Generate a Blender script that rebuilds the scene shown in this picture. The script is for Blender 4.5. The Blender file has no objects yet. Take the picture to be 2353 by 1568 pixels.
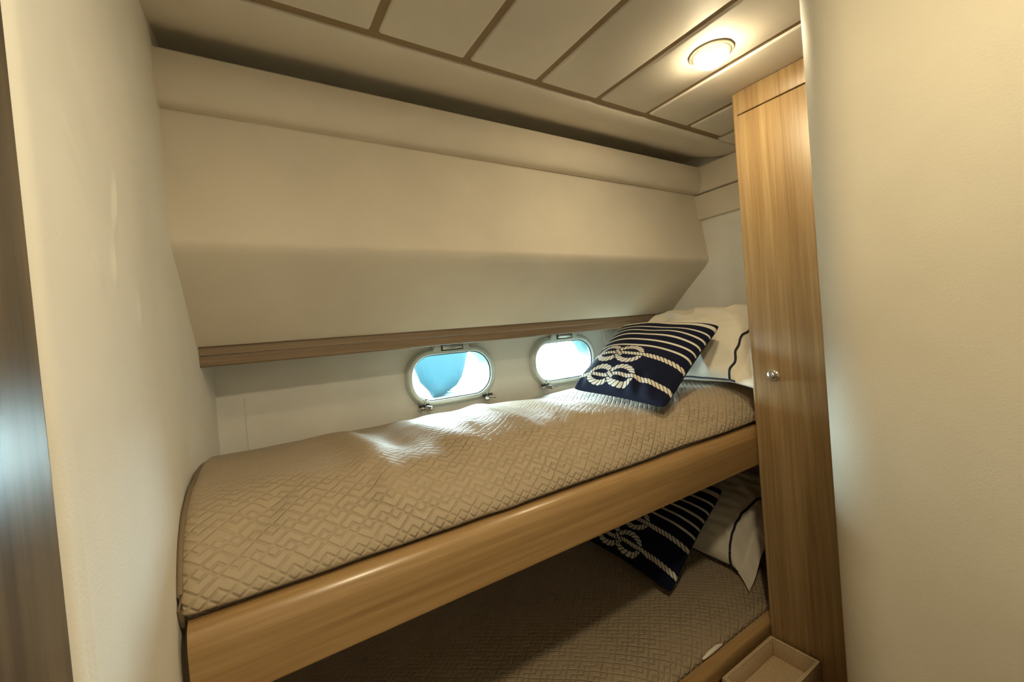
import bpy, bmesh, math, random
import numpy as np
from mathutils import Matrix, Vector

# ------------------------------------------------------------------ frame
# Layout numbers are in cabin units (1 = eye to ceiling); S turns them into metres.
S, H = 0.66, 1.30
FL = -H / S                      # floor in cabin units
C = bpy.context.scene.collection
SC = bpy.context.scene

# ------------------------------------------------------------------ camera
cam = bpy.data.cameras.new('camera')
cam.sensor_fit = 'HORIZONTAL'
cam.sensor_width = 36.0
cam.lens = 15.042
cam.clip_start = 0.02
co = bpy.data.objects.new('camera', cam)
C.objects.link(co)
def cam_matrix(yaw, pitch, roll):
    M0 = np.array([[1, 0, 0], [0, 0, -1], [0, 1, 0]], float)
    c, s = math.cos(yaw), math.sin(yaw)
    Ry = np.array([[c, -s, 0], [s, c, 0], [0, 0, 1]])
    c, s = math.cos(pitch), math.sin(pitch)
    Rx = np.array([[1, 0, 0], [0, c, -s], [0, s, c]])
    c, s = math.cos(roll), math.sin(roll)
    Rz = np.array([[c, -s, 0], [s, c, 0], [0, 0, 1]])
    return Rz @ Rx @ M0 @ Ry
M = cam_matrix(0.56611877, 0.01988706, -0.08513409)
mw = Matrix.Identity(4)
for i in range(3):
    mw[i][0], mw[i][1], mw[i][2] = M[0][i], -M[1][i], -M[2][i]
mw[2][3] = H
co.matrix_world = mw
SC.camera = co

# ------------------------------------------------------------------ light
SC.view_settings.view_transform = 'Standard'
SC.view_settings.look = 'None'
SC.view_settings.gamma = 1.0
SC.view_settings.use_curve_mapping = False
SC.view_settings.exposure = 0.33
LAMP_COL = (1.0, 0.82, 0.52)
LAMP_E = 150.0                   # radiance of the lamp lens
SKY_E = 60.0
world = bpy.data.worlds.new('sky')
SC.world = world
world.use_nodes = True
wn = world.node_tree
bg = wn.nodes['Background']
bg.inputs['Color'].default_value = (0.80, 0.95, 1.0, 1)
bg.inputs['Strength'].default_value = SKY_E

def portal(x, z):                # tells the renderer where daylight comes in
    l = bpy.data.lights.new('daylight_portal', 'AREA')
    l.shape = 'RECTANGLE'
    l.size, l.size_y = 0.60 * S, 0.36 * S
    l.cycles.is_portal = True
    o = bpy.data.objects.new('daylight_portal', l)
    C.objects.link(o)
    o.location = (S * x, S * 2.49, S * z + H)
    o.rotation_euler = (math.radians(-90), 0, 0)
PORTS = [(1.049, -0.222), (1.902, -0.222)]
for p in PORTS:
    portal(*p)
# the second ceiling lamp, over the entrance beside the photographer
l2 = bpy.data.lights.new('entrance_lamp', 'AREA')
l2.shape = 'DISK'
l2.size = 0.10
l2.energy = 6.0
l2.color = LAMP_COL
lo = bpy.data.objects.new('entrance_lamp', l2)
C.objects.link(lo)
lo.location = (S * 0.50, S * 0.05, S * 0.985 + H)

# ------------------------------------------------------------------ materials
def nt(name):
    m = bpy.data.materials.new(name)
    m.use_nodes = True
    t = m.node_tree
    return m, t, t.nodes['Principled BSDF']
def lk(t, a, b): t.links.new(a, b)
def noise(t, vec, scale, detail=3, rough=0.5):
    n = t.nodes.new('ShaderNodeTexNoise')
    n.inputs['Scale'].default_value = scale
    n.inputs['Detail'].default_value = detail
    n.inputs['Roughness'].default_value = rough
    if vec is not None: lk(t, vec, n.inputs['Vector'])
    return n.outputs['Fac']
def ramp(t, fac, stops):
    r = t.nodes.new('ShaderNodeValToRGB')
    e = r.color_ramp.elements
    while len(e) < len(stops): e.new(0.5)
    for k, (p, c) in enumerate(stops):
        e[k].position = p
        e[k].color = (*c, 1)
    lk(t, fac, r.inputs['Fac'])
    return r.outputs['Color']
def mth(t, op, a, b=None, c=None):
    n = t.nodes.new('ShaderNodeMath')
    n.operation = op
    for k, v in enumerate((a, b, c)):
        if v is None: continue
        if isinstance(v, (int, float)): n.inputs[k].default_value = v
        else: lk(t, v, n.inputs[k])
    return n.outputs[0]
def coords(t, scale, kind='Object'):
    tc = t.nodes.new('ShaderNodeTexCoord')
    mp = t.nodes.new('ShaderNodeMapping')
    mp.inputs['Scale'].default_value = scale
    lk(t, tc.outputs[kind], mp.inputs['Vector'])
    return mp.outputs['Vector']
def bump(t, bsdf, h, strength, dist):
    b = t.nodes.new('ShaderNodeBump')
    b.inputs['Strength'].default_value = strength
    b.inputs['Distance'].default_value = dist
    lk(t, h, b.inputs['Height'])
    lk(t, b.outputs['Normal'], bsdf.inputs['Normal'])

def suede(name, col, rough=0.75, var=0.05, sheen=0.0, bs=0.25):
    m, t, b = nt(name)
    v = coords(t, (1, 1, 1))
    lo_, hi = [tuple(max(0, x * (1 + s)) for x in col) for s in (-var, var)]
    lk(t, ramp(t, noise(t, v, 5, 4), [(0.3, lo_), (0.7, hi)]), b.inputs['Base Color'])
    b.inputs['Roughness'].default_value = rough
    b.inputs['Sheen Weight'].default_value = sheen
    bump(t, b, noise(t, v, 320, 2), bs, 0.0008)
    return m
def wood(name, axis, dark, light, rough=0.38, fine=1.0, coat=0.0):
    m, t, b = nt(name)
    sc = [70 * fine] * 3
    sc['xyz'.index(axis)] = 1.6
    v = coords(t, sc)
    sc2 = [14 * fine] * 3
    sc2['xyz'.index(axis)] = 0.7
    v2 = coords(t, sc2)
    f = mth(t, 'ADD', mth(t, 'MULTIPLY', noise(t, v, 1.5, 5, 0.65), 0.55), mth(t, 'MULTIPLY', noise(t, v2, 1.3, 3), 0.45))
    lk(t, ramp(t, f, [(0.36, dark), (0.50, tuple((a + c) / 2 for a, c in zip(dark, light))), (0.62, light)]), b.inputs['Base Color'])
    b.inputs['Roughness'].default_value = rough
    b.inputs['Coat Weight'].default_value = coat
    b.inputs['Coat Roughness'].default_value = 0.2
    bump(t, b, noise(t, v, 2.2, 4), 0.12, 0.0008)
    return m
def plain(name, col, rough=0.5, metal=0.0):
    m, t, b = nt(name)
    v = coords(t, (1, 1, 1))
    lk(t, ramp(t, noise(t, v, 60, 2), [(0.2, tuple(x * 0.94 for x in col)), (0.8, col)]), b.inputs['Base Color'])
    b.inputs['Roughness'].default_value = rough
    b.inputs['Metallic'].default_value = metal
    return m
def quilt(name, col):
    m, t, b = nt(name)
    u = t.nodes.new('ShaderNodeUVMap')
    u.uv_map = 'quilt'
    sp = t.nodes.new('ShaderNodeSeparateXYZ')
    nz = t.nodes.new('ShaderNodeTexNoise')
    nz.inputs['Scale'].default_value = 14
    lk(t, u.outputs['UV'], nz.inputs['Vector'])
    ad = t.nodes.new('ShaderNodeVectorMath')
    ad.operation = 'MULTIPLY_ADD'
    lk(t, nz.outputs['Color'], ad.inputs[0])
    ad.inputs[1].default_value = (0.010, 0.010, 0)
    lk(t, u.outputs['UV'], ad.inputs[2])
    lk(t, ad.outputs[0], sp.inputs[0])
    U, V = sp.outputs[0], sp.outputs[1]
    P, R = 0.048, 0.0195
    tri = mth(t, 'PINGPONG', U, P / 2)
    z1 = mth(t, 'ADD', V, mth(t, 'MULTIPLY', tri, 0.82))
    z2 = mth(t, 'SUBTRACT', V, mth(t, 'MULTIPLY', tri, 0.82))
    def line(z, per, w):
        d = mth(t, 'PINGPONG', z, per / 2)
        n = t.nodes.new('ShaderNodeMapRange')
        n.interpolation_type = 'SMOOTHSTEP'
        lk(t, d, n.inputs['Value'])
        n.inputs['From Min'].default_value = 0.0
        n.inputs['From Max'].default_value = w
        return n.outputs['Result']
    l1 = line(z1, R, 0.0048)
    l2_ = line(z2, R * 2, 0.0048)
    dep = t.nodes.new('ShaderNodeMapRange')      # stitching pulls in more in some places
    lk(t, noise(t, u.outputs['UV'], 6, 2), dep.inputs['Value'])
    dep.inputs['From Min'].default_value, dep.inputs['From Max'].default_value = 0.35, 0.65
    dep.inputs['To Min'].default_value, dep.inputs['To Max'].default_value = 0.55, 1.0
    h0 = mth(t, 'MULTIPLY', l1, l2_)
    h = mth(t, 'SUBTRACT', 1.0, mth(t, 'MULTIPLY', mth(t, 'SUBTRACT', 1.0, h0), dep.outputs['Result']))
    h2 = mth(t, 'ADD', h, mth(t, 'MULTIPLY', noise(t, u.outputs['UV'], 420, 2), 0.12))
    lk(t, ramp(t, h, [(0.0, tuple(x * 0.85 for x in col)), (0.5, col)]), b.inputs['Base Color'])
    b.inputs['Roughness'].default_value = 0.62
    b.inputs['Sheen Weight'].default_value = 0.08
    b.inputs['Sheen Roughness'].default_value = 0.4
    bump(t, b, h2, 0.8, 0.0032)
    return m
def printed(name, attr):
    m, t, b = nt(name)
    a = t.nodes.new('ShaderNodeAttribute')
    a.attribute_name = attr
    v = coords(t, (1, 1, 1))
    n = noise(t, v, 700, 1)
    mx = t.nodes.new('ShaderNodeMix')
    mx.data_type = 'RGBA'
    lk(t, a.outputs['Fac'], mx.inputs['Factor'])
    mx.inputs['A'].default_value = (0.006, 0.0085, 0.026, 1)
    mx.inputs['B'].default_value = (0.74, 0.70, 0.60, 1)
    lk(t, mx.outputs['Result'], b.inputs['Base Color'])
    b.inputs['Roughness'].default_value = 0.85
    b.inputs['Sheen Weight'].default_value = 0.03
    bump(t, b, n, 0.35, 0.0008)
    return m
def emitter(name, col, e):
    m, t, b = nt(name)
    b.inputs['Base Color'].default_value = (0.9, 0.88, 0.8, 1)
    b.inputs['Emission Color'].default_value = (*col, 1)
    b.inputs['Emission Strength'].default_value = e
    return m
def pane_glass(name):
    m, t, b = nt(name)
    tr = t.nodes.new('ShaderNodeBsdfTransparent')
    tr.inputs['Color'].default_value = (0.90, 0.97, 0.97, 1)
    gl = t.nodes.new('ShaderNodeBsdfGlossy')
    gl.inputs['Roughness'].default_value = 0.03
    fr = t.nodes.new('ShaderNodeFresnel')
    fr.inputs['IOR'].default_value = 1.45
    mx = t.nodes.new('ShaderNodeMixShader')
    lk(t, fr.outputs[0], mx.inputs[0])
    lk(t, tr.outputs[0], mx.inputs[1])
    lk(t, gl.outputs[0], mx.inputs[2])
    lk(t, mx.outputs[0], t.nodes['Material Output'].inputs['Surface'])
    return m

CREAM = (0.76, 0.70, 0.60)
MT = dict(
    wall=suede('cream_wall_vinyl', (0.83, 0.825, 0.775), 0.55, 0.04),
    partition=suede('beige_partition_vinyl', (0.66, 0.61, 0.495), 0.6),
    lining=suede('beige_hull_lining', CREAM, 0.8),
    ceil=suede('beige_ceiling_vinyl', (0.74, 0.69, 0.60), 0.6),
    hull=suede('grey_white_hull_vinyl', (0.84, 0.84, 0.81), 0.6),
    seam=suede('brown_seam_backing', (0.30, 0.215, 0.12), 0.7),
    oakz=wood('oak_upright_grain', 'z', (0.27, 0.165, 0.068), (0.48, 0.335, 0.168), 0.42),
    oakx=wood('oak_lengthwise_grain', 'x', (0.27, 0.155, 0.058), (0.44, 0.28, 0.12), 0.34, coat=0.28),
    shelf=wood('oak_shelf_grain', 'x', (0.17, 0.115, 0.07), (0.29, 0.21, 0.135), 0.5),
    door=wood('dark_gloss_door', 'z', (0.055, 0.045, 0.035), (0.16, 0.125, 0.09), 0.30, fine=0.7),
    floor=wood('teak_floor', 'x', (0.16, 0.09, 0.04), (0.32, 0.19, 0.09), 0.5),
    steel=plain('brushed_steel', (0.72, 0.74, 0.74), 0.22, 1.0),
    frame=plain('pale_porthole_metal', (0.74, 0.82, 0.81), 0.34, 0.35),
    dark=plain('dark_rubber', (0.03, 0.035, 0.04), 0.6),
    tube=plain('teal_hull_opening', (0.013, 0.055, 0.055), 0.5),
    glass=pane_glass('porthole_glass'),
    quilt=quilt('beige_quilted_cotton', (0.43, 0.34, 0.23)),
    welt=suede('brown_edge_welt', (0.22, 0.16, 0.10), 0.7),
    linen=suede('white_pillow_cotton', (0.82, 0.77, 0.66), 0.8, 0.02),
    navy=plain('navy_cord', (0.012, 0.014, 0.035), 0.7),
    print=printed('navy_rope_print', 'print'),
    lens=emitter('lit_lamp_lens', LAMP_COL, LAMP_E),
    rim=emitter('glowing_lamp_rim', (1.0, 0.86, 0.52), 1.1),
    ring=plain('cream_lamp_ring', (0.80, 0.74, 0.58), 0.35),
    boat=plain('blue_boat_paint', (0.0075, 0.0205, 0.0255), 0.7),
)
MT['boat'].node_tree.nodes['Principled BSDF'].inputs['Specular IOR Level'].default_value = 0.04
MT['print'].node_tree.nodes['Principled BSDF'].inputs['Specular IOR Level'].default_value = 0.12
def woven():
    m, t, b = nt('woven_tray_fibre')
    w1 = coords(t, (1, 1, 1))
    def wave(d, s):
        w = t.nodes.new('ShaderNodeTexWave')
        w.bands_direction = d
        w.inputs['Scale'].default_value = s
        w.inputs['Distortion'].default_value = 1.2
        w.inputs['Detail Scale'].default_value = 3
        lk(t, w1, w.inputs['Vector'])
        return w.outputs['Fac']
    f = mth(t, 'MULTIPLY', wave('Y', 75), mth(t, 'ADD', mth(t, 'MULTIPLY', wave('X', 45), 0.5), 0.5))
    lk(t, ramp(t, f, [(0.0, (0.34, 0.22, 0.11)), (0.55, (0.74, 0.58, 0.37))]), b.inputs['Base Color'])
    b.inputs['Roughness'].default_value = 0.6
    bump(t, b, f, 0.6, 0.002)
    return m
MT['woven'] = woven()
def sea():
    m, t, b = nt('harbour_water')
    b.inputs['Base Color'].default_value = (0.05, 0.10, 0.11, 1)
    b.inputs['Roughness'].default_value = 0.06
    b.inputs['IOR'].default_value = 1.33
    bump(t, b, noise(t, coords(t, (1, 1, 1)), 2.2, 4), 0.5, 0.05)
    return m
MT['water'] = sea()

# ------------------------------------------------------------------ builders
def W(p): return (S * p[0], S * p[1], S * p[2] + H)
def link(o, parent):
    C.objects.link(o)
    if parent is not None: o.parent = parent
    return o
def base_of(parent):
    b = Vector((0, 0, 0))
    while parent is not None:
        b += Vector(parent.location)
        parent = parent.parent
    return b
def mesh(name, verts, faces, mat, parent=None, smooth=None, units=True, recalc=True, uv=None, loc=None):
    """verts in cabin units; the object's own base is taken off so parts sit in their thing's space"""
    if units: verts = [W(v) for v in verts]
    off = base_of(parent)
    own = Vector((0, 0, 0))
    if loc is not None:
        own = Vector(W(loc)) - off
    a = np.array(verts, float) - np.array(off + own)
    me = bpy.data.meshes.new(name)
    me.from_pydata(a.tolist(), [], faces)
    me.update()
    if recalc:
        bm = bmesh.new(); bm.from_mesh(me)
        bmesh.ops.recalc_face_normals(bm, faces=bm.faces)
        bm.to_mesh(me); bm.free()
    if smooth is not None:
        me.polygons.foreach_set('use_smooth', [True] * len(me.polygons))
        if smooth < 180: me.set_sharp_from_angle(angle=math.radians(smooth))
    me.materials.append(mat)
    o = bpy.data.objects.new(name, me)
    o.location = own
    return link(o, parent)
def bevelled(name, verts, faces, mat, parent=None, r=0.01, seg=3, smooth=35, loc=None):
    o = mesh(name, verts, faces, mat, parent, None, loc=loc)
    bm = bmesh.new(); bm.from_mesh(o.data)
    es = [e for e in bm.edges if len(e.link_faces) == 2 and e.calc_face_angle(0) > 0.5]
    bmesh.ops.bevel(bm, geom=es, offset=r * S, segments=seg, profile=0.5, affect='EDGES', clamp_overlap=True)
    bm.to_mesh(o.data); bm.free()
    o.data.polygons.foreach_set('use_smooth', [True] * len(o.data.polygons))
    o.data.set_sharp_from_angle(angle=math.radians(smooth))
    return o
BOXF = [(0, 1, 3, 2), (4, 6, 7, 5), (0, 4, 5, 1), (2, 3, 7, 6), (0, 2, 6, 4), (1, 5, 7, 3)]
def box(name, a, b, mat, parent=None, r=0.006, seg=2, loc=None):
    v = [(x, y, z) for x in (a[0], b[0]) for y in (a[1], b[1]) for z in (a[2], b[2])]
    if r <= 0: return mesh(name, v, BOXF, mat, parent, loc=loc)
    return bevelled(name, v, BOXF, mat, parent, r, seg, loc=loc)
def prism_x(name, prof, x0, x1, mat, parent=None, smooth=30, nx=1, fx=None, loc=None):
    """closed yz profile swept along x"""
    n = len(prof)
    v, f = [], []
    for k in range(nx + 1):
        x = x0 + (x1 - x0) * k / nx
        for (y, z) in prof:
            v.append((x, y, z))
    for k in range(nx):
        for j in range(n):
            f.append((k * n + j, k * n + (j + 1) % n, (k + 1) * n + (j + 1) % n, (k + 1) * n + j))
    f.append(tuple(range(n))); f.append(tuple(nx * n + j for j in range(n)))
    return mesh(name, v, f, mat, parent, smooth, loc=loc)
def prism_z(name, prof, z0, z1, mat, parent=None, smooth=30, loc=None):
    n = len(prof)
    v = [(x, y, z0) for x, y in prof] + [(x, y, z1) for x, y in prof]
    f = [(j, (j + 1) % n, n + (j + 1) % n, n + j) for j in range(n)] + [tuple(range(n)), tuple(range(n, 2 * n))]
    return mesh(name, v, f, mat, parent, smooth, loc=loc)
def tube(name, pts, r, mat, parent=None, seg=8, loc=None):
    pts = [np.array(p, float) for p in pts]
    v, f = [], []
    for i, p in enumerate(pts):
        d = pts[min(i + 1, len(pts) - 1)] - pts[max(i - 1, 0)]
        d /= np.linalg.norm(d) + 1e-9
        up = np.array([0, 0, 1.0]) if abs(d[2]) < 0.9 else np.array([0, 1.0, 0])
        a = np.cross(d, up); a /= np.linalg.norm(a)
        b = np.cross(d, a)
        rr = r[i] if isinstance(r, (list, tuple)) else r
        for k in range(seg):
            t = 2 * math.pi * k / seg
            v.append(tuple(p + rr * (math.cos(t) * a + math.sin(t) * b)))
    for i in range(len(pts) - 1):
        for k in range(seg):
            f.append((i * seg + k, i * seg + (k + 1) % seg, (i + 1) * seg + (k + 1) % seg, (i + 1) * seg + k))
    f.append(tuple(range(seg))); f.append(tuple((len(pts) - 1) * seg + k for k in range(seg)))
    return mesh(name, v, f, mat, parent, 50, loc=loc)
def lathe(name, prof, centre, axis, mat, parent=None, seg=48, loc=None, smooth=40):
    """prof = [(radius, height along axis)], solid of revolution"""
    ax = np.array(axis, float); ax /= np.linalg.norm(ax)
    up = np.array([0, 0, 1.0]) if abs(ax[2]) < 0.9 else np.array([1.0, 0, 0])
    a = np.cross(ax, up); a /= np.linalg.norm(a)
    b = np.cross(ax, a)
    c = np.array(centre, float)
    v, f = [], []
    for (r, h) in prof:
        for k in range(seg):
            t = 2 * math.pi * k / seg
            v.append(tuple(c + ax * h + max(r, 1e-4) * (math.cos(t) * a + math.sin(t) * b)))
    n = len(prof)
    for i in range(n - 1):
        for k in range(seg):
            f.append((i * seg + k, i * seg + (k + 1) % seg, (i + 1) * seg + (k + 1) % seg, (i + 1) * seg + k))
    f.append(tuple(range(seg))); f.append(tuple((n - 1) * seg + k for k in range(seg)))
    return mesh(name, v, f, mat, parent, smooth, loc=loc)
def tag(o, label=None, cat=None, group=None, kind=None):
    if label: o['label'] = label
    if cat: o['category'] = cat
    if group: o['group'] = group
    if kind: o['kind'] = kind
    return o
def thing(name, at, label, cat, group=None):
    o = bpy.data.objects.new(name, None)
    o.empty_display_size = 0.05
    o.location = W(at)
    C.objects.link(o)
    return tag(o, label, cat, group)
def struct(o): return tag(o, kind='structure')
def arc(cx, cy, r, a0, a1, n=6):
    return [(cx + r * math.cos(math.radians(a0 + (a1 - a0) * k / n)), cy + r * math.sin(math.radians(a0 + (a1 - a0) * k / n))) for k in range(n + 1)]

# ------------------------------------------------------------------ setting: shell
XL, XR, YB, YF = -0.50, 2.76, 2.35, -1.10
struct(box('floor', (XL - .1, YF - .1, FL - .08), (XR + .1, YB + .2, FL), MT['floor'], r=0))
struct(box('wall_front', (XL - .1, YF - .08, FL), (XR + .1, YF, 1.3), MT['wall'], r=0))
struct(box('wall_passage', (XL - .08, YF, FL), (XL, 0.52, 1.3), MT['wall'], r=0))

# left wall: padded, bulging slightly, with creases and a rounded near edge
ys = [(-0.30, .585), (-0.19, .580), (-0.170, .582), (-0.160, .588), (-0.1555, .602)]
for k in range(1, 241):
    y = 0.60 + (2.40 - 0.60) * k / 240
    x = np.interp(y, [0.60, 1.0, 1.72, 2.05, 2.35, 2.45], [-.1555, -.158, -.157, -.137, -.110, -.10])
    ys.append((float(x), y))
zs = np.concatenate([np.linspace(FL, -.9, 20), np.linspace(-.88, .7, 220), np.linspace(.71, 1.12, 30)])
NZ = len(zs)
creases = [(0.805, .435, 0.874, .364, .012, .0035), (0.70, .32, .80, .24, .02, .0018), (0.99, .33, 0.94, .22, .016, .003),
           (0.785, .15, 0.828, .115, .010, .003), (1.09, .15, 1.10, .06, .02, .002), (0.82, .44, .88, .35, .02, -.002),
           (0.92, .20, 0.90, .12, .014, .0022)]
vv, ff = [], []
for z in zs:
    for (x, y) in ys:
        dx = 0.0025 * math.sin(3.1 * y + 2.3 * z) + 0.0015 * math.sin(9 * y - 6 * z)
        for (y0, z0, y1, z1, w, a) in creases:
            d = np.array([y1 - y0, z1 - z0]); L = np.linalg.norm(d); d /= L
            q = np.array([y - y0, z - z0]); s = q @ d
            e = abs(q[0] * d[1] - q[1] * d[0])
            en = max(0, 1 - abs(s / L - .5) ** 2 * 3)
            dx += 1.5 * a * math.exp(-(e / (w * .62)) ** 2) * en
        vv.append((x + (dx if y > 0.61 else 0), y, z))
n = len(ys)
for i in range(NZ - 1):
    for j in range(n - 1):
        ff.append((i * n + j, i * n + j + 1, (i + 1) * n + j + 1, (i + 1) * n + j))
# back of the wall so that it has thickness
b0 = len(vv)
for z in (FL, 1.12):
    vv += [(-0.30, 2.40, z)]
ff.append(tuple([i * n for i in range(NZ)] + [b0 + 1, b0]))
ff.append(tuple([b0] + [j for j in range(n - 1, -1, -1)]))
ff.append(tuple([b0 + 1] + [(NZ - 1) * n + j for j in range(n)]))
ff.append(tuple([b0, b0 + 1] + [i * n + n - 1 for i in range(NZ - 1, -1, -1)]))
struct(mesh('wall_left', vv, ff, MT['wall'], smooth=60))

# open dark door leaf left of the left wall
d1 = bpy.data.objects.new('door_1', None); d1.location = W((-.175, .545, FL)); C.objects.link(d1); struct(d1)
def leaf(name, t0, t1, z0, z1, out0, out1, mat):
    u = np.array([-.19, -.98]); nrm = np.array([.98, -.19])
    o = np.array([-.1555, .5695])
    p = [o + u * t0 + nrm * out0, o + u * t1 + nrm * out0, o + u * t1 + nrm * out1, o + u * t0 + nrm * out1]
    v = [(q[0], q[1], z) for z in (z0, z1) for q in p]
    return bevelled(name, v, [(0, 1, 2, 3), (4, 5, 6, 7), (0, 1, 5, 4), (1, 2, 6, 5), (2, 3, 7, 6), (3, 0, 4, 7)], mat, d1, 0.004)
leaf('leaf', 0.0, 0.95, FL + .01, 0.995, -0.06, 0.0, MT['door'])

# right partition with a soft rounded end
cx, cy, r = 1.36, 0.387, 0.14
pr = [(cx - r, YF)] + [(cx - r, y) for y in np.linspace(YF, cy, 12)[1:-1]] + arc(cx, cy, r, 180, 0, 32) + [(cx + r, YF)]
struct(prism_z('wall_right', pr, FL, 1.10, MT['partition'], smooth=40))
struct(box('wall_passage.001', (XR, YF, FL), (XR + .08, YB + .15, 1.3), MT['wall'], r=0))

# end bulkhead with stepped moulding
wf = struct(box('wall_end', (2.715, 0.45, FL), (2.755, YB, 1.14), MT['hull'], r=0))
bevelled('moulding', [(x, y, z) for x in (2.675, 2.72) for y in (1.0, 1.98) for z in (.825, 1.0)], BOXF, MT['lining'], wf, .012)
bevelled('moulding', [(x, y, z) for x in (2.687, 2.72) for y in (1.0, 1.98) for z in (.652, .818)], BOXF, MT['lining'], wf, .008)

# hull side wall with two oblong openings
def obround(cx_, cz_, hw, hh, n=64):
    """oblong outline: straight top and foot, nearly half-round ends, evenly spaced"""
    rad = hh * 0.93
    fx, fz = hw - rad, hh - rad
    path = []
    for (sx, sz, a0) in ((1, 1, 0), (-1, 1, 90), (-1, -1, 180), (1, -1, 270)):
        for k in range(25):
            t = math.radians(a0 + 90 * k / 24)
            path.append((sx * fx + rad * math.cos(t), sz * fz + rad * math.sin(t)))
    p = np.array(path + path[:1])
    L = np.concatenate([[0], np.cumsum(np.hypot(*np.diff(p, axis=0).T))])
    q = np.linspace(0, L[-1], n, endpoint=False)
    return [(cx_ + x, cz_ + z) for x, z in zip(np.interp(q, L, p[:, 0]), np.interp(q, L, p[:, 1]))]
HW, HH = 0.254, 0.133
NP = 64
vv, ff = [], []
def quad(x0, z0, x1, z1):
    b_ = len(vv); vv.extend([(x0, YB, z0), (x1, YB, z0), (x1, YB, z1), (x0, YB, z1)]); ff.append((b_, b_ + 1, b_ + 2, b_ + 3))
xs = [XL - .1, PORTS[0][0] - .36, PORTS[0][0] + .36, PORTS[1][0] - .36, PORTS[1][0] + .36, XR + .1]
z0, z1 = PORTS[0][1] - .22, PORTS[0][1] + .22
for i in range(5):
    quad(xs[i], FL, xs[i + 1], z0)
    quad(xs[i], z1, xs[i + 1], 1.3)
    if i % 2 == 0: quad(xs[i], z0, xs[i + 1], z1)
for (px, pz) in PORTS:
    lp = obround(px, pz, HW + .012, HH + .012, NP)
    b_ = len(vv)
    for (x, z) in lp: vv.append((x, YB, z))
    for (x, z) in lp:
        dx, dz = x - px, z - pz
        s = 1 / max(abs(dx) / .36, abs(dz) / .22)
        vv.append((px + dx * s, YB, pz + dz * s))
    for k in range(NP):
        k2 = (k + 1) % NP
        ff.append((b_ + k, b_ + k2, b_ + NP + k2, b_ + NP + k))
    # corner fillers of the cell
    for sx in (-1, 1):
        for sz in (-1, 1):
            ring = [(b_ + NP + k) for k in range(NP)]
            cand = [k for k in range(NP) if (vv[ring[k]][0] - px) * sx > 0 and (vv[ring[k]][2] - pz) * sz > 0]
            for k in range(NP):
                k2 = (k + 1) % NP
                p, q = vv[ring[k]], vv[ring[k2]]
                mx_, mz_ = (p[0] + q[0]) / 2 - px, (p[2] + q[2]) / 2 - pz
                onx = abs(abs(p[0] - px) - .36) < 1e-6 and abs(abs(q[2] - pz) - .22) < 1e-6
                onz = abs(abs(p[2] - pz) - .22) < 1e-6 and abs(abs(q[0] - px) - .36) < 1e-6
                if (onx or onz) and mx_ * sx > 0 and mz_ * sz > 0:
                    c_ = len(vv); vv.append((px + .36 * sx, YB, pz + .22 * sz)); ff.append((ring[k], ring[k2], c_))
wb = struct(mesh('wall_back', vv, ff, MT['hull']))
# a padded hull wall joint near each end
tube('joint', [(2.31, YB - .001, -.05), (2.33, YB - .001, -.20), (2.33, YB - .001, -.5)], .004, MT['hull'], wb, 6)
tube('joint', [(0.0, YB - .001, -.20), (0.0, YB - .001, -.5)], .004, MT['hull'], wb, 6)

# upholstered overhang: upper panel, soft chine, under-slope
def chine(y0, z0, y1, z1, y2, z2, n=7, w=.22):
    out = []
    p0, p1, p2 = np.array([y0, z0]), np.array([y1, z1]), np.array([y2, z2])
    a = p1 + (p0 - p1) * w; b = p1 + (p2 - p1) * w
    for k in range(n + 1):
        t = k / n
        out.append(tuple((1 - t) ** 2 * a + 2 * t * (1 - t) * p1 + t * t * b))
    return out
prof = [(1.768, .93), (1.766, .81), (1.758, .74), (1.744, .62), (1.732, .53)] + chine(1.730, .50, 1.708, .368, 1.95, .135, 8, .16) + [(1.90, .19), (2.03, .062), (2.045, .050), (2.05, .046), (2.34, .046), (2.34, .93)]
prism_x('upholstered_panel', prof, -.20, 2.714, MT['lining'], wb, smooth=40)
# crown pad under the ceiling
pad = [(1.95, .995), (1.718, .995)] + arc(1.718, .981, .014, 90, 180, 4) + [(1.699, .958), (1.6945, .935), (1.6935, .912), (1.696, .890), (1.7015, .868), (1.709, .850), (1.717, .837), (1.728, .829), (1.74, .827), (1.95, .827)]
tr1 = struct(prism_x('trim_1', pad, -.20, 2.70, MT['lining'], smooth=50))
# oak board under the overhang, two boards with a groove
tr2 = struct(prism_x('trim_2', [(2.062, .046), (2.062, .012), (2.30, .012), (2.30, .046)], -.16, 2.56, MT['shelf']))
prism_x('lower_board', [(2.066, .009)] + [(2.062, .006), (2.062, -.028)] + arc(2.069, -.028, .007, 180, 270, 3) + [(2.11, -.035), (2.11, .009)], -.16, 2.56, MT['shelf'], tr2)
box('end_block', (2.562, 2.07, -.16), (2.713, 2.345, .045), MT['hull'], wb, .012)

# ceiling: brown backing with padded panels
ce = struct(box('ceiling', (XL - .1, YF - .08, 1.009), (2.395, 1.405, 1.06), MT['seam'], r=0))
cs = [-.52, -.195, .13, .447, .78, 1.104, 1.433, 1.758, 2.08, 2.387]
for i in range(len(cs) - 1):
    bevelled('ceiling_panel', [(x, y, z) for x in (cs[i] + .014, cs[i + 1] - .014) for y in (YF - .05, 1.372) for z in (1.0, 1.02)], BOXF, MT['ceil'], ce, .009, 4)
cove = [(1.407, 1.012), (1.409, 1.004), (1.416, 1.0), (1.47, 1.0), (1.53, 1.005), (1.59, 1.017), (1.65, 1.036), (1.71, 1.058), (1.77, 1.074), (1.86, 1.082), (1.93, 1.08), (1.94, 0.99), (2.40, 1.10), (2.40, 1.16), (1.407, 1.16)]
prism_x('ceiling_border', cove, -.55, 2.80, MT['ceil'], ce, smooth=40)
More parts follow.
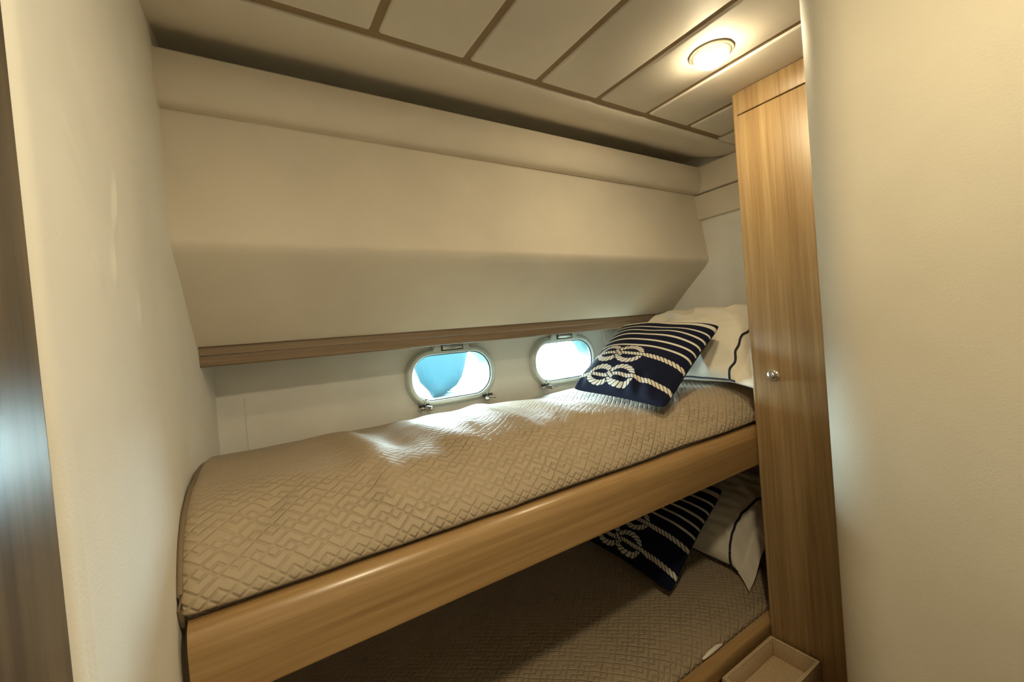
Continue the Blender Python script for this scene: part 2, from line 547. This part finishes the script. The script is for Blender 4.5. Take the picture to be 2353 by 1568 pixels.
rb = [(2.399, 1.012), (2.401, 1.004), (2.408, 1.0), (2.55, 1.0), (2.62, 1.010), (2.68, 1.03), (2.74, 1.06), (2.80, 1.06), (2.80, 1.16), (2.399, 1.16)]
nrb = len(rb)
mesh('ceiling_border', [(x, y, z) for y in (YF - .05, 1.402) for x, z in rb],
     [(j, (j + 1) % nrb, nrb + (j + 1) % nrb, nrb + j) for j in range(nrb)] + [tuple(range(nrb)), tuple(range(nrb, 2 * nrb))], MT['ceil'], ce, 40)
struct(box('wall_roof', (XL - .15, YF - .12, 1.18), (XR + .15, YB + .2, 1.26), MT['seam'], r=0))

# ------------------------------------------------------------------ portholes
def ring_mesh(name, px, pz, prof, mat, parent, hw=HW, hh=HH, n=96):
    """prof = list of (outward offset, y); swept round the oblong, closed"""
    v, f = [], []
    base = obround(px, pz, hw, hh, n)
    m_ = len(prof)
    pts = np.array(base)
    tang = np.roll(pts, -1, 0) - np.roll(pts, 1, 0)
    nr = np.stack([tang[:, 1], -tang[:, 0]], 1)
    nr /= np.linalg.norm(nr, axis=1)[:, None]
    for k in range(n):
        for (d, y) in prof:
            q = pts[k] + nr[k] * d
            v.append((q[0], y, q[1]))
    for k in range(n):
        k2 = (k + 1) % n
        for j in range(m_):
            f.append((k * m_ + j, k * m_ + (j + 1) % m_, k2 * m_ + (j + 1) % m_, k2 * m_ + j))
    return mesh(name, v, f, mat, parent, 45)
def porthole(idx, px, pz, levers):
    w = bpy.data.objects.new('window_%d' % idx, None)
    w.location = W((px, YB, pz)); C.objects.link(w); struct(w)
    ring_mesh('opening_tube', px, pz, [(0.008, YB - .004), (0.008, YB + .135), (0.02, YB + .135), (0.02, YB - .004)], MT['tube'], w)
    ring_mesh('window_frame', px, pz, [(-.002, YB - .004), (-.002, YB - .030), (.002, YB - .036), (.012, YB - .037), (.024, YB - .034), (.032, YB - .024), (.034, YB - .001), (.0, YB - .001)], MT['frame'], w)
    ring_mesh('rubber_seal', px, pz, [(-.007, YB - .012), (-.007, YB - .022), (-.001, YB - .024), (-.001, YB - .010)], MT['dark'], w)
    lp = obround(px, pz, HW - .004, HH - .004, 96)
    n_ = len(lp)
    mesh('window_pane', [(x, y, z) for y in (YB - .018, YB - .013) for x, z in lp],
         [tuple(range(n_)), tuple(range(n_, 2 * n_))] + [(k, (k + 1) % n_, n_ + (k + 1) % n_, n_ + k) for k in range(n_)], MT['glass'], w)
    # hinge block on the top edge
    zt = pz + HH + .008
    tp = [(px - .125, zt), (px - .108, zt + .040), (px + .108, zt + .040), (px + .125, zt)]
    hb = bevelled('hinge_block', [(x, y, z) for y in (YB - .036, YB - .002) for x, z in tp], [(0, 1, 2, 3), (4, 5, 6, 7), (0, 1, 5, 4), (1, 2, 6, 5), (2, 3, 7, 6), (3, 0, 4, 7)], MT['frame'], w, .004)
    box('hinge_recess', (px - .068, YB - .0375, zt + .008), (px + .072, YB - .033, zt + .044), MT['dark'], hb, 0)
    box('hinge_plate', (px - .060, YB - .041, zt + .0145), (px + .066, YB - .036, zt + .039), MT['steel'], hb, .002)
    # tiny maker's mark: a dot and a short row of bars
    lathe('stamp', [(.0045, 0), (.0045, .0008)], (px - .013, YB - .0368, zt - .010), (0, -1, 0), MT['steel'], w, 12)
    for k in range(4):
        box('stamp', (px + k * .0085, YB - .0378, zt - .0135), (px + k * .0085 + .005, YB - .0365, zt - .0075), MT['steel'], w, 0)
    for (sx, hang) in levers:
        lx, lz = px + sx * .205, pz - HH - .022
        la = box('latch', (lx - .020, YB - .050, lz - .016), (lx + .020, YB - .001, lz + .018), MT['steel'], w, .006, 3)
        lathe('latch_knob', [(.004, -.055), (.012, -.052), (.013, -.02), (.008, -.005), (.006, .02)], (lx + .002, YB - .046, lz), (.5 * sx, .75, .15), MT['steel'], la, 20)
        lathe('latch_pivot', [(.009, -.03), (.009, .03), (.004, .033)], (lx, YB - .047, lz + .008), (1, 0, 0), MT['dark'], la, 16)
        tube('latch_hook', [(lx + sx * -.004, YB - .05, lz + .012), (lx - sx * .006, YB - .053, lz + .028), (lx - sx * .014, YB - .047, lz + .038)], .0045, MT['steel'], la, 8)
        if hang:
            tube('latch_lever', [(lx + .008, YB - .055, lz - .006), (lx + .022, YB - .068, lz - .030), (lx + .036, YB - .072, lz - .052), (lx + .052, YB - .074, lz - .075)], [.006, .006, .010, .011], MT['steel'], la, 10)
        else:
            tube('latch_lever', [(lx + sx * .008, YB - .055, lz), (lx + sx * .03, YB - .064, lz - .004), (lx + sx * .045, YB - .066, lz - .005)], [.007, .007, .010], MT['steel'], la, 10)
porthole(1, *PORTS[0], [(-1, True), (1, False)])
porthole(2, *PORTS[1], [(-1, False), (1, False)])

# blue bow of the boat lying alongside, seen through the near porthole
sec = [(1.66, .12), (1.70, -.12), (1.742, -.32), (1.806, -.514), (1.907, -.635), (1.955, -.725), (2.075, -.725), (2.16, -.672), (2.292, -.608), (2.375, -.507), (2.43, -.37), (2.475, -.235), (2.53, .12)]
sec = [(x * 2.2, z * 2.2) for x, z in sec]
mc = np.array([2.05 * 2.2, .1])
rings_, vv, ff = [(10.55, .30), (10.62, .62), (10.72, .82), (10.85, .94), (11.0, 1.0), (11.5, 1.0), (14, .99), (15, .90)], [], []
ns = len(sec)
for (y, k) in rings_:
    for (x, z) in sec:
        q = mc + (np.array([x, z]) - mc) * np.array([k, .75 + .25 * k]) + np.array([(y - 11) * .41, 0])
        vv.append((q[0], y, q[1]))
for i in range(len(rings_) - 1):
    for j in range(ns):
        ff.append((i * ns + j, i * ns + (j + 1) % ns, (i + 1) * ns + (j + 1) % ns, (i + 1) * ns + j))
ff += [tuple(range(ns)), tuple((len(rings_) - 1) * ns + j for j in range(ns))]
bo = mesh('boat', vv, ff, MT['boat'], smooth=50, loc=(4.5, 10.6, -1.6))
tag(bo, 'blue boat bow seen outside through the left porthole', 'boat')

struct(box('water', (-40, 3.2, -2.2), (60, 120, -1.56), MT['water'], r=0))

# ------------------------------------------------------------------ wardrobe
wd = thing('wardrobe', (2.3, .80, FL), 'tall oak wardrobe standing at the head of both bunks', 'wardrobe')
body = [(2.004, .47), (2.66, .47), (2.66, 1.094)] + arc(2.012, 1.082, .012, 90, 180, 5) + [(2.000, 1.0699), (2.004, 1.0695)]
prism_z('body', body, FL, 1.0, MT['oakz'], wd, smooth=40)
dr = box('door', (1.990, .47, FL + .10), (2.003, 1.0665, .894), MT['oakz'], wd, .003)
kb = lathe('knob', [(.0255, 0), (.0255, .004), (.0215, .006), (.0205, .007)], (1.990, .989, -.290), (-1, 0, 0), MT['steel'], dr, 40)
lathe('push_button', [(.017, .0), (.0175, .012), (.014, .018), (.006, .021), (.0, .0215)], (1.986, .989, -.290), (-1, 0, 0), MT['steel'], kb, 40)
box('top_panel', (1.990, .47, .899), (2.003, 1.0665, .999), MT['oakz'], wd, .003)

# ------------------------------------------------------------------ bunks
def rail_profile(y0, y1, zb, zt, r):
    return [(y1, zb), (y0 + .006, zb), (y0, zb + .006)] + arc(y0 + r, zt - r, r, 180, 90, 8) + arc(y1 - .012, zt - .012, .012, 90, 0, 3)
ub = thing('bunk', (1.2, 1.7, -.724), 'upper oak bunk with a rounded front rail below the portholes', 'bunk', 'oak bunks one above the other')
prism_x('rail', rail_profile(1.0965, 1.150, -.724, -.549, .052), -.139, 2.66, MT['oakx'], ub, smooth=40)
box('base_board', (-.145, 1.152, -.62), (2.70, 2.335, -.575), MT['oakx'], ub, .004)
lb = thing('bunk', (1.2, 1.7, FL), 'lower oak bunk near the floor under the upper bunk', 'bunk', 'oak bunks one above the other')
prism_x('rail', rail_profile(1.0965, 1.150, -1.545, -1.472, .018), -.139, 2.66, MT['oakx'], lb, smooth=40)
box('front_panel', (-.139, 1.125, FL), (2.66, 1.150, -1.548), MT['oakx'], lb, .004)
box('base_board', (-.145, 1.152, -1.56), (2.70, 2.335, -1.51), MT['oakx'], lb, .004)

def wavesum(seed, n, kmin, kmax):
    rs = np.random.RandomState(seed)
    k = rs.uniform(kmin, kmax, n); a = rs.uniform(0, 2 * np.pi, n); p = rs.uniform(0, 2 * np.pi, n)
    def f(x, y):
        o = np.zeros_like(x)
        for i in range(n):
            o += np.sin(k[i] * (x * np.cos(a[i]) + y * np.sin(a[i])) + p[i])
        return o / math.sqrt(n)
    return f
def ridge(X, Y, pts, w, a):
    """smooth fold along a polyline in the bed plane"""
    best = np.full(X.shape, 9.0); fade = np.zeros(X.shape)
    P = [np.array(p, float) for p in pts]
    tot = sum(np.linalg.norm(P[i + 1] - P[i]) for i in range(len(P) - 1)); run = 0
    for i in range(len(P) - 1):
        d = P[i + 1] - P[i]; L = np.linalg.norm(d); d /= L
        s = np.clip((X - P[i][0]) * d[0] + (Y - P[i][1]) * d[1], 0, L)
        e = np.hypot(X - P[i][0] - s * d[0], Y - P[i][1] - s * d[1])
        t = (run + s) / tot
        m_ = e < best
        best = np.where(m_, e, best); fade = np.where(m_, np.sin(np.pi * np.clip(t * .86 + .07, 0, 1)) ** .7, fade)
        run += L
    return a * fade * np.exp(-(best / w) ** 2)
def spread(parent_name, at, prof, x0, x1, nx, ns, folds, rough, seed, label, mat):
    o = thing(parent_name, at, label, 'bedspread', 'quilted bedspreads on the two bunks')
    P = np.array(prof, float)
    # smooth the profile with Catmull-Rom
    pts = []
    for i in range(len(P) - 1):
        p0, p1, p2, p3 = P[max(i - 1, 0)], P[i], P[i + 1], P[min(i + 2, len(P) - 1)]
        for t in np.linspace(0, 1, 16, endpoint=False):
            pts.append(.5 * ((2 * p1) + (-p0 + p2) * t + (2 * p0 - 5 * p1 + 4 * p2 - p3) * t * t + (-p0 + 3 * p1 - 3 * p2 + p3) * t ** 3))
    pts.append(P[-1]); pts = np.array(pts)
    L = np.concatenate([[0], np.cumsum(np.linalg.norm(np.diff(pts, axis=0), axis=1))])
    s = np.linspace(0, L[-1], ns)
    py, pz = np.interp(s, L, pts[:, 0]), np.interp(s, L, pts[:, 1])
    ty, tz = np.gradient(py), np.gradient(pz)
    nn = np.hypot(ty, tz); ny, nz_ = -tz / nn, ty / nn
    x = np.linspace(x0, x1, nx)
    X = np.repeat(x[:, None], ns, 1); Y = np.repeat(py[None], nx, 0); Z = np.repeat(pz[None], nx, 0)
    Sg = np.repeat(s[None], nx, 0)
    d = rough * wavesum(seed, 9, 5, 16)(X, Sg) + rough * .35 * wavesum(seed + 1, 9, 20, 42)(X, Sg)
    for (fp, w, a) in folds: d += ridge(X, Y, fp, w, a * 1.2)
    edge = np.clip(np.minimum(Sg, s[-1] - Sg) / .06, 0, 1)
    d *= edge
    # round the two ends a little
    e0 = np.clip((X - x0) / .03, 0, 1); e1 = np.clip((x1 - X) / .03, 0, 1)
    d -= .012 * ((1 - e0) ** 2 + (1 - e1) ** 2) * edge
    Y = Y + d * ny[None]; Z = Z + d * nz_[None]
    V = np.stack([X, Y, Z], -1).reshape(-1, 3)
    idx = np.arange(nx * ns).reshape(nx, ns)
    F = np.stack([idx[:-1, :-1], idx[1:, :-1], idx[1:, 1:], idx[:-1, 1:]], -1).reshape(-1, 4)
    faces = F.tolist() + [idx[0].tolist(), idx[-1][::-1].tolist(), idx[:, 0][::-1].tolist() + idx[:, -1].tolist()]
    ob = mesh('cover', V.tolist(), faces, mat, o, 70, recalc=True)
    uv = ob.data.uv_layers.new(name='quilt')
    li = np.empty(len(ob.data.loops), np.int32); ob.data.loops.foreach_get('vertex_index', li)
    UV = np.stack([X.ravel() * S, Sg.ravel() * S], 1)[li]
    uv.data.foreach_set('uv', UV.astype(np.float32).ravel())
    k = [i for i in range(0, ns, 6)]
    w = [(X[0, i] + .001, Y[0, i] + ny[i] * .003, Z[0, i] + nz_[i] * .003) for i in k]
    tube('edge_welt', w, .0065, MT['welt'], o, 8)
    return o
UP = [(1.165, -.562), (1.154, -.545), (1.128, -.528), (1.150, -.484), (1.215, -.420), (1.300, -.380), (1.40, -.362), (1.56, -.356), (1.77, -.362), (2.04, -.385), (2.22, -.42), (2.31, -.48), (2.325, -.56)]
upf = [([(.22, 1.98), (.32, 1.80), (.34, 1.50), (.32, 1.22)], .055, .022),
       ([(.62, 2.05), (.60, 1.75), (.62, 1.50), (.66, 1.25)], .06, .016),
       ([(.78, 2.10), (.82, 1.85), (.74, 1.55), (.66, 1.18)], .05, .016),
       ([(1.00, 2.05), (.92, 1.65), (.92, 1.28)], .05, .014),
       ([(1.00, 2.00), (1.12, 2.05)], .07, .012),
       ([(.62, 1.20), (.70, 1.34), (.74, 1.50)], .022, -.008),
       ([(.96, 1.16), (1.02, 1.30), (1.10, 1.42)], .022, -.008),
       ([(1.30, 1.16), (1.36, 1.26), (1.46, 1.34)], .022, -.008),
       ([(1.62, 1.17), (1.70, 1.26), (1.76, 1.32)], .025, .010),
       ([(.24, 1.17), (.30, 1.30), (.36, 1.38)], .025, -.007),
       ([(.50, 1.95), (.46, 1.70), (.46, 1.45)], .05, -.016),
       ([(1.12, 2.1), (1.14, 1.9), (1.10, 1.6)], .06, -.010),
       ([(1.35, 1.95), (1.20, 1.60), (1.15, 1.3)], .06, .010),
       ([(1.52, 1.98), (1.54, 1.5), (1.50, 1.20)], .17, -.034),
       ([(2.15, 2.2), (2.15, 1.25)], .20, -.022),
       ([(-.10, 1.16), (.02, 1.24), (.10, 1.36)], .03, -.010)]
spread('bedspread', (1.2, 1.7, -.57), UP, -.150, 2.66, 620, 260, upf, .0035, 3, 'beige quilted bedspread smoothed over the upper bunk mattress', MT['quilt'])
LO = [(1.16, -1.50), (1.158, -1.478), (1.185, -1.44), (1.26, -1.405), (1.36, -1.390), (1.56, -1.385), (1.80, -1.385), (2.10, -1.395), (2.25, -1.42), (2.31, -1.45), (2.325, -1.50)]
lsp = spread('bedspread', (1.2, 1.7, -1.505), LO, -.150, 2.66, 420, 180, [], .003, 9, 'beige quilted bedspread on the lower bunk in the shade', MT['quilt'])
tube('sheet_edge', [(1.56, 1.150, -1.468), (1.60, 1.147, -1.460), (1.66, 1.147, -1.459), (1.70, 1.150, -1.468)], [.004, .009, .009, .004], MT['linen'], lsp, 8)

# ------------------------------------------------------------------ pillows and cushions
def grid_faces(n, m, off=0):
    i = (np.arange(n * m) + off).reshape(n, m)
    return np.stack([i[:-1, :-1], i[1:, :-1], i[1:, 1:], i[:-1, 1:]], -1).reshape(-1, 4).tolist()
def pillow(at, Cn, B, label, seed, half=.5, fold=False, cord=lambda b: .80 + .012 * np.sin(7 * b) + .008 * np.sin(17 * b)):
    o = thing('pillow', at, label, 'pillow', 'white pillows at the head of the bunks')
    Cn, B = np.array(Cn), np.array(B)
    A = np.array([0, -half, 0])
    nv = np.cross(B, A); nv /= np.linalg.norm(nv)
    if nv[0] > 0: nv = -nv
    N = 130
    a, b = np.meshgrid(np.linspace(-1, 1, N), np.linspace(-1, 1, N), indexing='ij')
    w1, w2, w3 = wavesum(seed, 8, 3, 9), wavesum(seed + 5, 6, 6, 15), wavesum(seed + 7, 8, 18, 34)
    def shape(a, b, front):
        ai = np.clip(np.abs(a) / .80, 0, 1)
        bulge = ((1 - ai ** 3.0).clip(0) * (1 - np.abs(b) ** 3.2).clip(0)) ** .55
        wr = .015 * w1(a, b * .8) + .017 * (1 - 1.3 * np.abs(w2(a, b * .8))) + .006 * w3(a, b)
        fl = .006 * np.sin(9 * b + seed) * np.clip((np.abs(a) - .8) / .2, 0, 1)
        h = (.125 if front else -.06) * bulge + wr * (.35 + .65 * bulge) * (1 if front else .3) + fl + (.004 if front else -.004)
        p = Cn + a[..., None] * A * (1 - .05 * (b[..., None] ** 2) * 0 - .03 * (1 - b[..., None] ** 2)) + b[..., None] * B * (1 - .05 * (1 - a[..., None] ** 2) * .5) + h[..., None] * nv
        if fold > 0:  # the near flap droops forward and down
            k = np.clip((a - .70) / .30, 0, 1)[..., None]
            p = p + fold * k ** 1.3 * np.array([-.07, .03, -.045])
        return p
    V = np.concatenate([shape(a, b, True).reshape(-1, 3), shape(a, b, False).reshape(-1, 3)])
    F = grid_faces(N, N) + [q[::-1] for q in grid_faces(N, N, N * N)]
    i = np.arange(N * N).reshape(N, N)
    bd = i[0, :].tolist() + i[1:, -1].tolist() + i[-1, -2::-1].tolist() + i[-2:0:-1, 0].tolist()
    for k in range(len(bd)):
        p, q = bd[k], bd[(k + 1) % len(bd)]
        F.append([p, q, q + N * N, p + N * N])
    mesh('pillowcase', V.tolist(), F, MT['linen'], o, 60)
    bb = np.linspace(-.995, .995, 60)
    for sgn in (1, -1):
        ln = shape(cord(bb) * sgn, bb, True) + nv * .002
        tag(tube('navy_cord', [tuple(q) for q in ln], .0062, MT['navy'], o, 8), 'navy cord piping')
    # cord along the lower seam
    aa = np.linspace(-.99, .79, 70)
    ln = shape(aa, np.full(70, -.998), True)
    tube('navy_cord', [tuple(q) for q in ln], .005, MT['navy'], o, 8)
    return o
pillow((2.14, 1.68, -.36), (2.340, 1.658, -.165), (.235, 0, .185), 'white pillow with navy cord leaning at the upper bunk head', 2, .545, .4, lambda b: .735 + .012 * np.sin(7 * b) + .008 * np.sin(17 * b))
pillow((2.14, 1.68, -1.385), (2.375, 1.72, -1.185), (.235, 0, .185), 'white pillow with navy cord on the shaded lower bunk', 11, .53, 1.0, lambda b: .70 + .10 * b ** 2 + .10 * b)

def rope_print(u, v):
    """1 where white thread is printed; u across, v from the bottom edge to the top edge"""
    out = np.zeros_like(u)
    for (vc, w) in ((.470, .0105), (.552, .0105), (.634, .0105), (.716, .0105), (.800, .010), (.905, .024)):
        out = np.where(np.abs(v - vc) < w, 1.0, out)
    def strand(mask_d, s, out, hw=.0205, freq=30, slant=24):
        ph = (s * freq + mask_d * slant / 1.0) % 1.0
        body = np.abs(mask_d) < hw
        gap = np.abs(mask_d) < hw + .007
        out = np.where(gap, 0.0, out)
        edge = np.abs(mask_d) / hw
        lit = body & (ph < .80) & ~((edge > .86) & ((ph < .12) | (ph > .68)))
        return np.where(lit, 1.0, out)
    for (vc, uc) in ((.125, .412), (.350, .388)):
        x, y = u - uc, v - vc
        near = np.abs(y) < .13
        far = np.full_like(u, 9.0)
        r1 = (-.118, .120, .077, 1); r2 = (.118, .128, .080, -1)
        # tails
        out = strand(np.where(near & ((x < -.20) | (x > .22)), y, far), x, out)
        for (ox, ra, rb, sg) in (r1, r2):
            xx = (x - ox) / ra; yy = (y + .012 * sg * 0) / rb
            rr = np.hypot(xx, yy); th = np.arctan2(yy, xx)
            loc = 1 / np.maximum(np.sqrt((np.cos(th) / ra) ** 2 + (np.sin(th) / rb) ** 2), 1e-6)
            dd = (rr - 1) * loc * .92
            out = strand(np.where(near, dd, far), th * .095, out)
        # middle strands through each loop
        out = strand(np.where(near & (x > -.20) & (x < .035), y + .004, far), x, out, .0165)
        out = strand(np.where(near & (x > .0) & (x < .30), y - .002, far), x, out, .0165)
        # the crossing between the loops
        q = (x * .55 + y * .83); s_ = (x * .83 - y * .55)
        out = strand(np.where(near & (np.abs(s_) < .05), q, far), s_, out, .014)
        # left loop closes over its own tail
        xx = (x + .118) / .120; yy = y / .077
        rr = np.hypot(xx, yy); th = np.arctan2(yy, xx)
        loc = 1 / np.maximum(np.sqrt((np.cos(th) / .12) ** 2 + (np.sin(th) / .077) ** 2), 1e-6)
        out = strand(np.where(near & (x < -.19), (rr - 1) * loc * .92, far), th * .095, out)
    return out
def cushion(at, bl, br, tl, tr, T, N, label, seed):
    o = thing('cushion', at, label, 'cushion', 'navy rope print cushions on the bunks')
    bl, br, tl, tr = (np.array(p, float) for p in (bl, br, tl, tr))
    u, v = np.meshgrid(np.linspace(0, 1, N), np.linspace(0, 1, N), indexing='ij')
    us = .5 + (u - .5) * (1 - .075 * (4 * v * (1 - v)) ** .8)
    vs = .5 + (v - .5) * (1 - .075 * (4 * u * (1 - u)) ** .8)
    cr = 1 - .055 * (np.abs(2 * u - 1) ** 7) * (np.abs(2 * v - 1) ** 7)
    us, vs = .5 + (us - .5) * cr, .5 + (vs - .5) * cr
    def bil(a, b):
        a, b = a[..., None], b[..., None]
        return bl * (1 - a) * (1 - b) + br * a * (1 - b) + tl * (1 - a) * b + tr * a * b
    P = bil(us, vs)
    nv = np.cross((br + tr - bl - tl), (tl + tr - bl - br)); nv /= np.linalg.norm(nv)
    if nv[2] < 0: nv = -nv
    bulge = (np.clip(np.sin(np.pi * u), 0, 1) * np.clip(np.sin(np.pi * v), 0, 1)) ** .40
    wr = wavesum(seed, 8, 8, 22)
    wv = .004 * wr(u, v) * np.clip(bulge * 1.4, 0, 1)
    low = .011 * np.sin(30 * u + 5 * v + 1.5 * np.sin(9 * u)) * np.clip(1 - v / .22, 0, 1) * np.clip(bulge * 1.6, 0, 1)
    F_ = P + nv * (T * bulge + wv + low)[..., None]
    B_ = P - nv * (T * .55 * bulge)[..., None]
    V = np.concatenate([F_.reshape(-1, 3), B_.reshape(-1, 3)])
    F = grid_faces(N, N) + [q[::-1] for q in grid_faces(N, N, N * N)]
    ob = mesh('cushion_cover', V.tolist(), F, MT['print'], o, 70)
    col = np.concatenate([rope_print(u, v).ravel(), rope_print(u, v).ravel() * 0]).astype(np.float32)
    at_ = ob.data.attributes.new('print', 'FLOAT', 'POINT')
    at_.data.foreach_set('value', col)
    return o
cushion((1.50, 1.50, -.36), (1.545, 1.860, -.352), (1.500, 1.193, -.385), (2.12, 1.945, -.006), (2.18, 1.322, -.055), .105, 520,
        'navy cushion with white stripes and knotted rope print on the upper bunk', 4)
cushion((1.70, 1.65, -1.385), (1.735, 2.085, -1.345), (1.660, 1.372, -1.345), (2.26, 2.11, -.985), (2.275, 1.435, -.998), .10, 400,
        'navy striped rope print cushion lying in shade on the lower bunk', 8)

# ------------------------------------------------------------------ ceiling light
cl = thing('ceiling_light', (1.606, .94, 1.0), 'round lit ceiling light set in a beige ceiling panel', 'light')
lathe('base_ring', [(.066, .0), (.078, .0), (.0785, .004), (.074, .0075), (.069, .0078), (.066, .005)], (1.606, .940, .9995), (0, 0, -1), MT['ring'], cl, 64)
lathe('diffuser_rim', [(.054, .0), (.0635, .0), (.0640, .014), (.0605, .022), (.054, .024)], (1.606, .940, 1.0), (0, 0, -1), MT['rim'], cl, 64)
lathe('lens', [(.056, .020), (.0575, .0245), (.053, .034), (.040, .043), (.021, .048), (.0, .049)], (1.606, .940, 1.0), (0, 0, -1), MT['lens'], cl, 64)

# ------------------------------------------------------------------ tray on a step
st = box('step', (1.30, .84, FL), (1.984, 1.088, -1.612), MT['oakx'], None, .006, loc=(1.64, .96, FL))
tag(st, 'low oak step beside the lower bunk carrying the woven tray', 'step')
ty = thing('tray', (1.78, .98, -1.610), 'small rectangular woven tray at the foot of the wardrobe', 'tray')
x0, x1, y0, y1, zb, zt, th = 1.585, 1.980, .878, 1.084, -1.610, -1.519, .013
box('tray_bottom', (x0 + th, y0 + th, zb), (x1 - th, y1 - th, zb + .012), MT['woven'], ty, .002)
for a_, b_ in (((x0, y0), (x1, y0 + th)), ((x0, y1 - th), (x1, y1)), ((x0, y0 + th), (x0 + th, y1 - th)), ((x1 - th, y0 + th), (x1, y1 - th))):
    box('tray_side', (*a_, zb), (*b_, zt - .004), MT['woven'], ty, .002)
m_ = th / 2
rim = [(x0 + m_, y0 + m_, zt), (x1 - m_, y0 + m_, zt), (x1 - m_, y1 - m_, zt), (x0 + m_, y1 - m_, zt), (x0 + m_, y0 + m_, zt), (x1 - m_, y0 + m_, zt)]
v, f = [], []
for (xa, ya, xb, yb_) in ((x0, y0, x1, y1), (x0 + th, y0 + th, x1 - th, y1 - th)):
    for z in (zt - .005, zt + .002):
        v += [(xa, ya, z), (xb, ya, z), (xb, yb_, z), (xa, yb_, z)]
for k in range(4):
    k2 = (k + 1) % 4
    f += [(k, k2, 4 + k2, 4 + k), (8 + k, 8 + k2, 12 + k2, 12 + k), (4 + k, 4 + k2, 12 + k2, 12 + k), (k, k2, 8 + k2, 8 + k)]
bevelled('tray_rim', v, f, MT['woven'], ty, .0025)
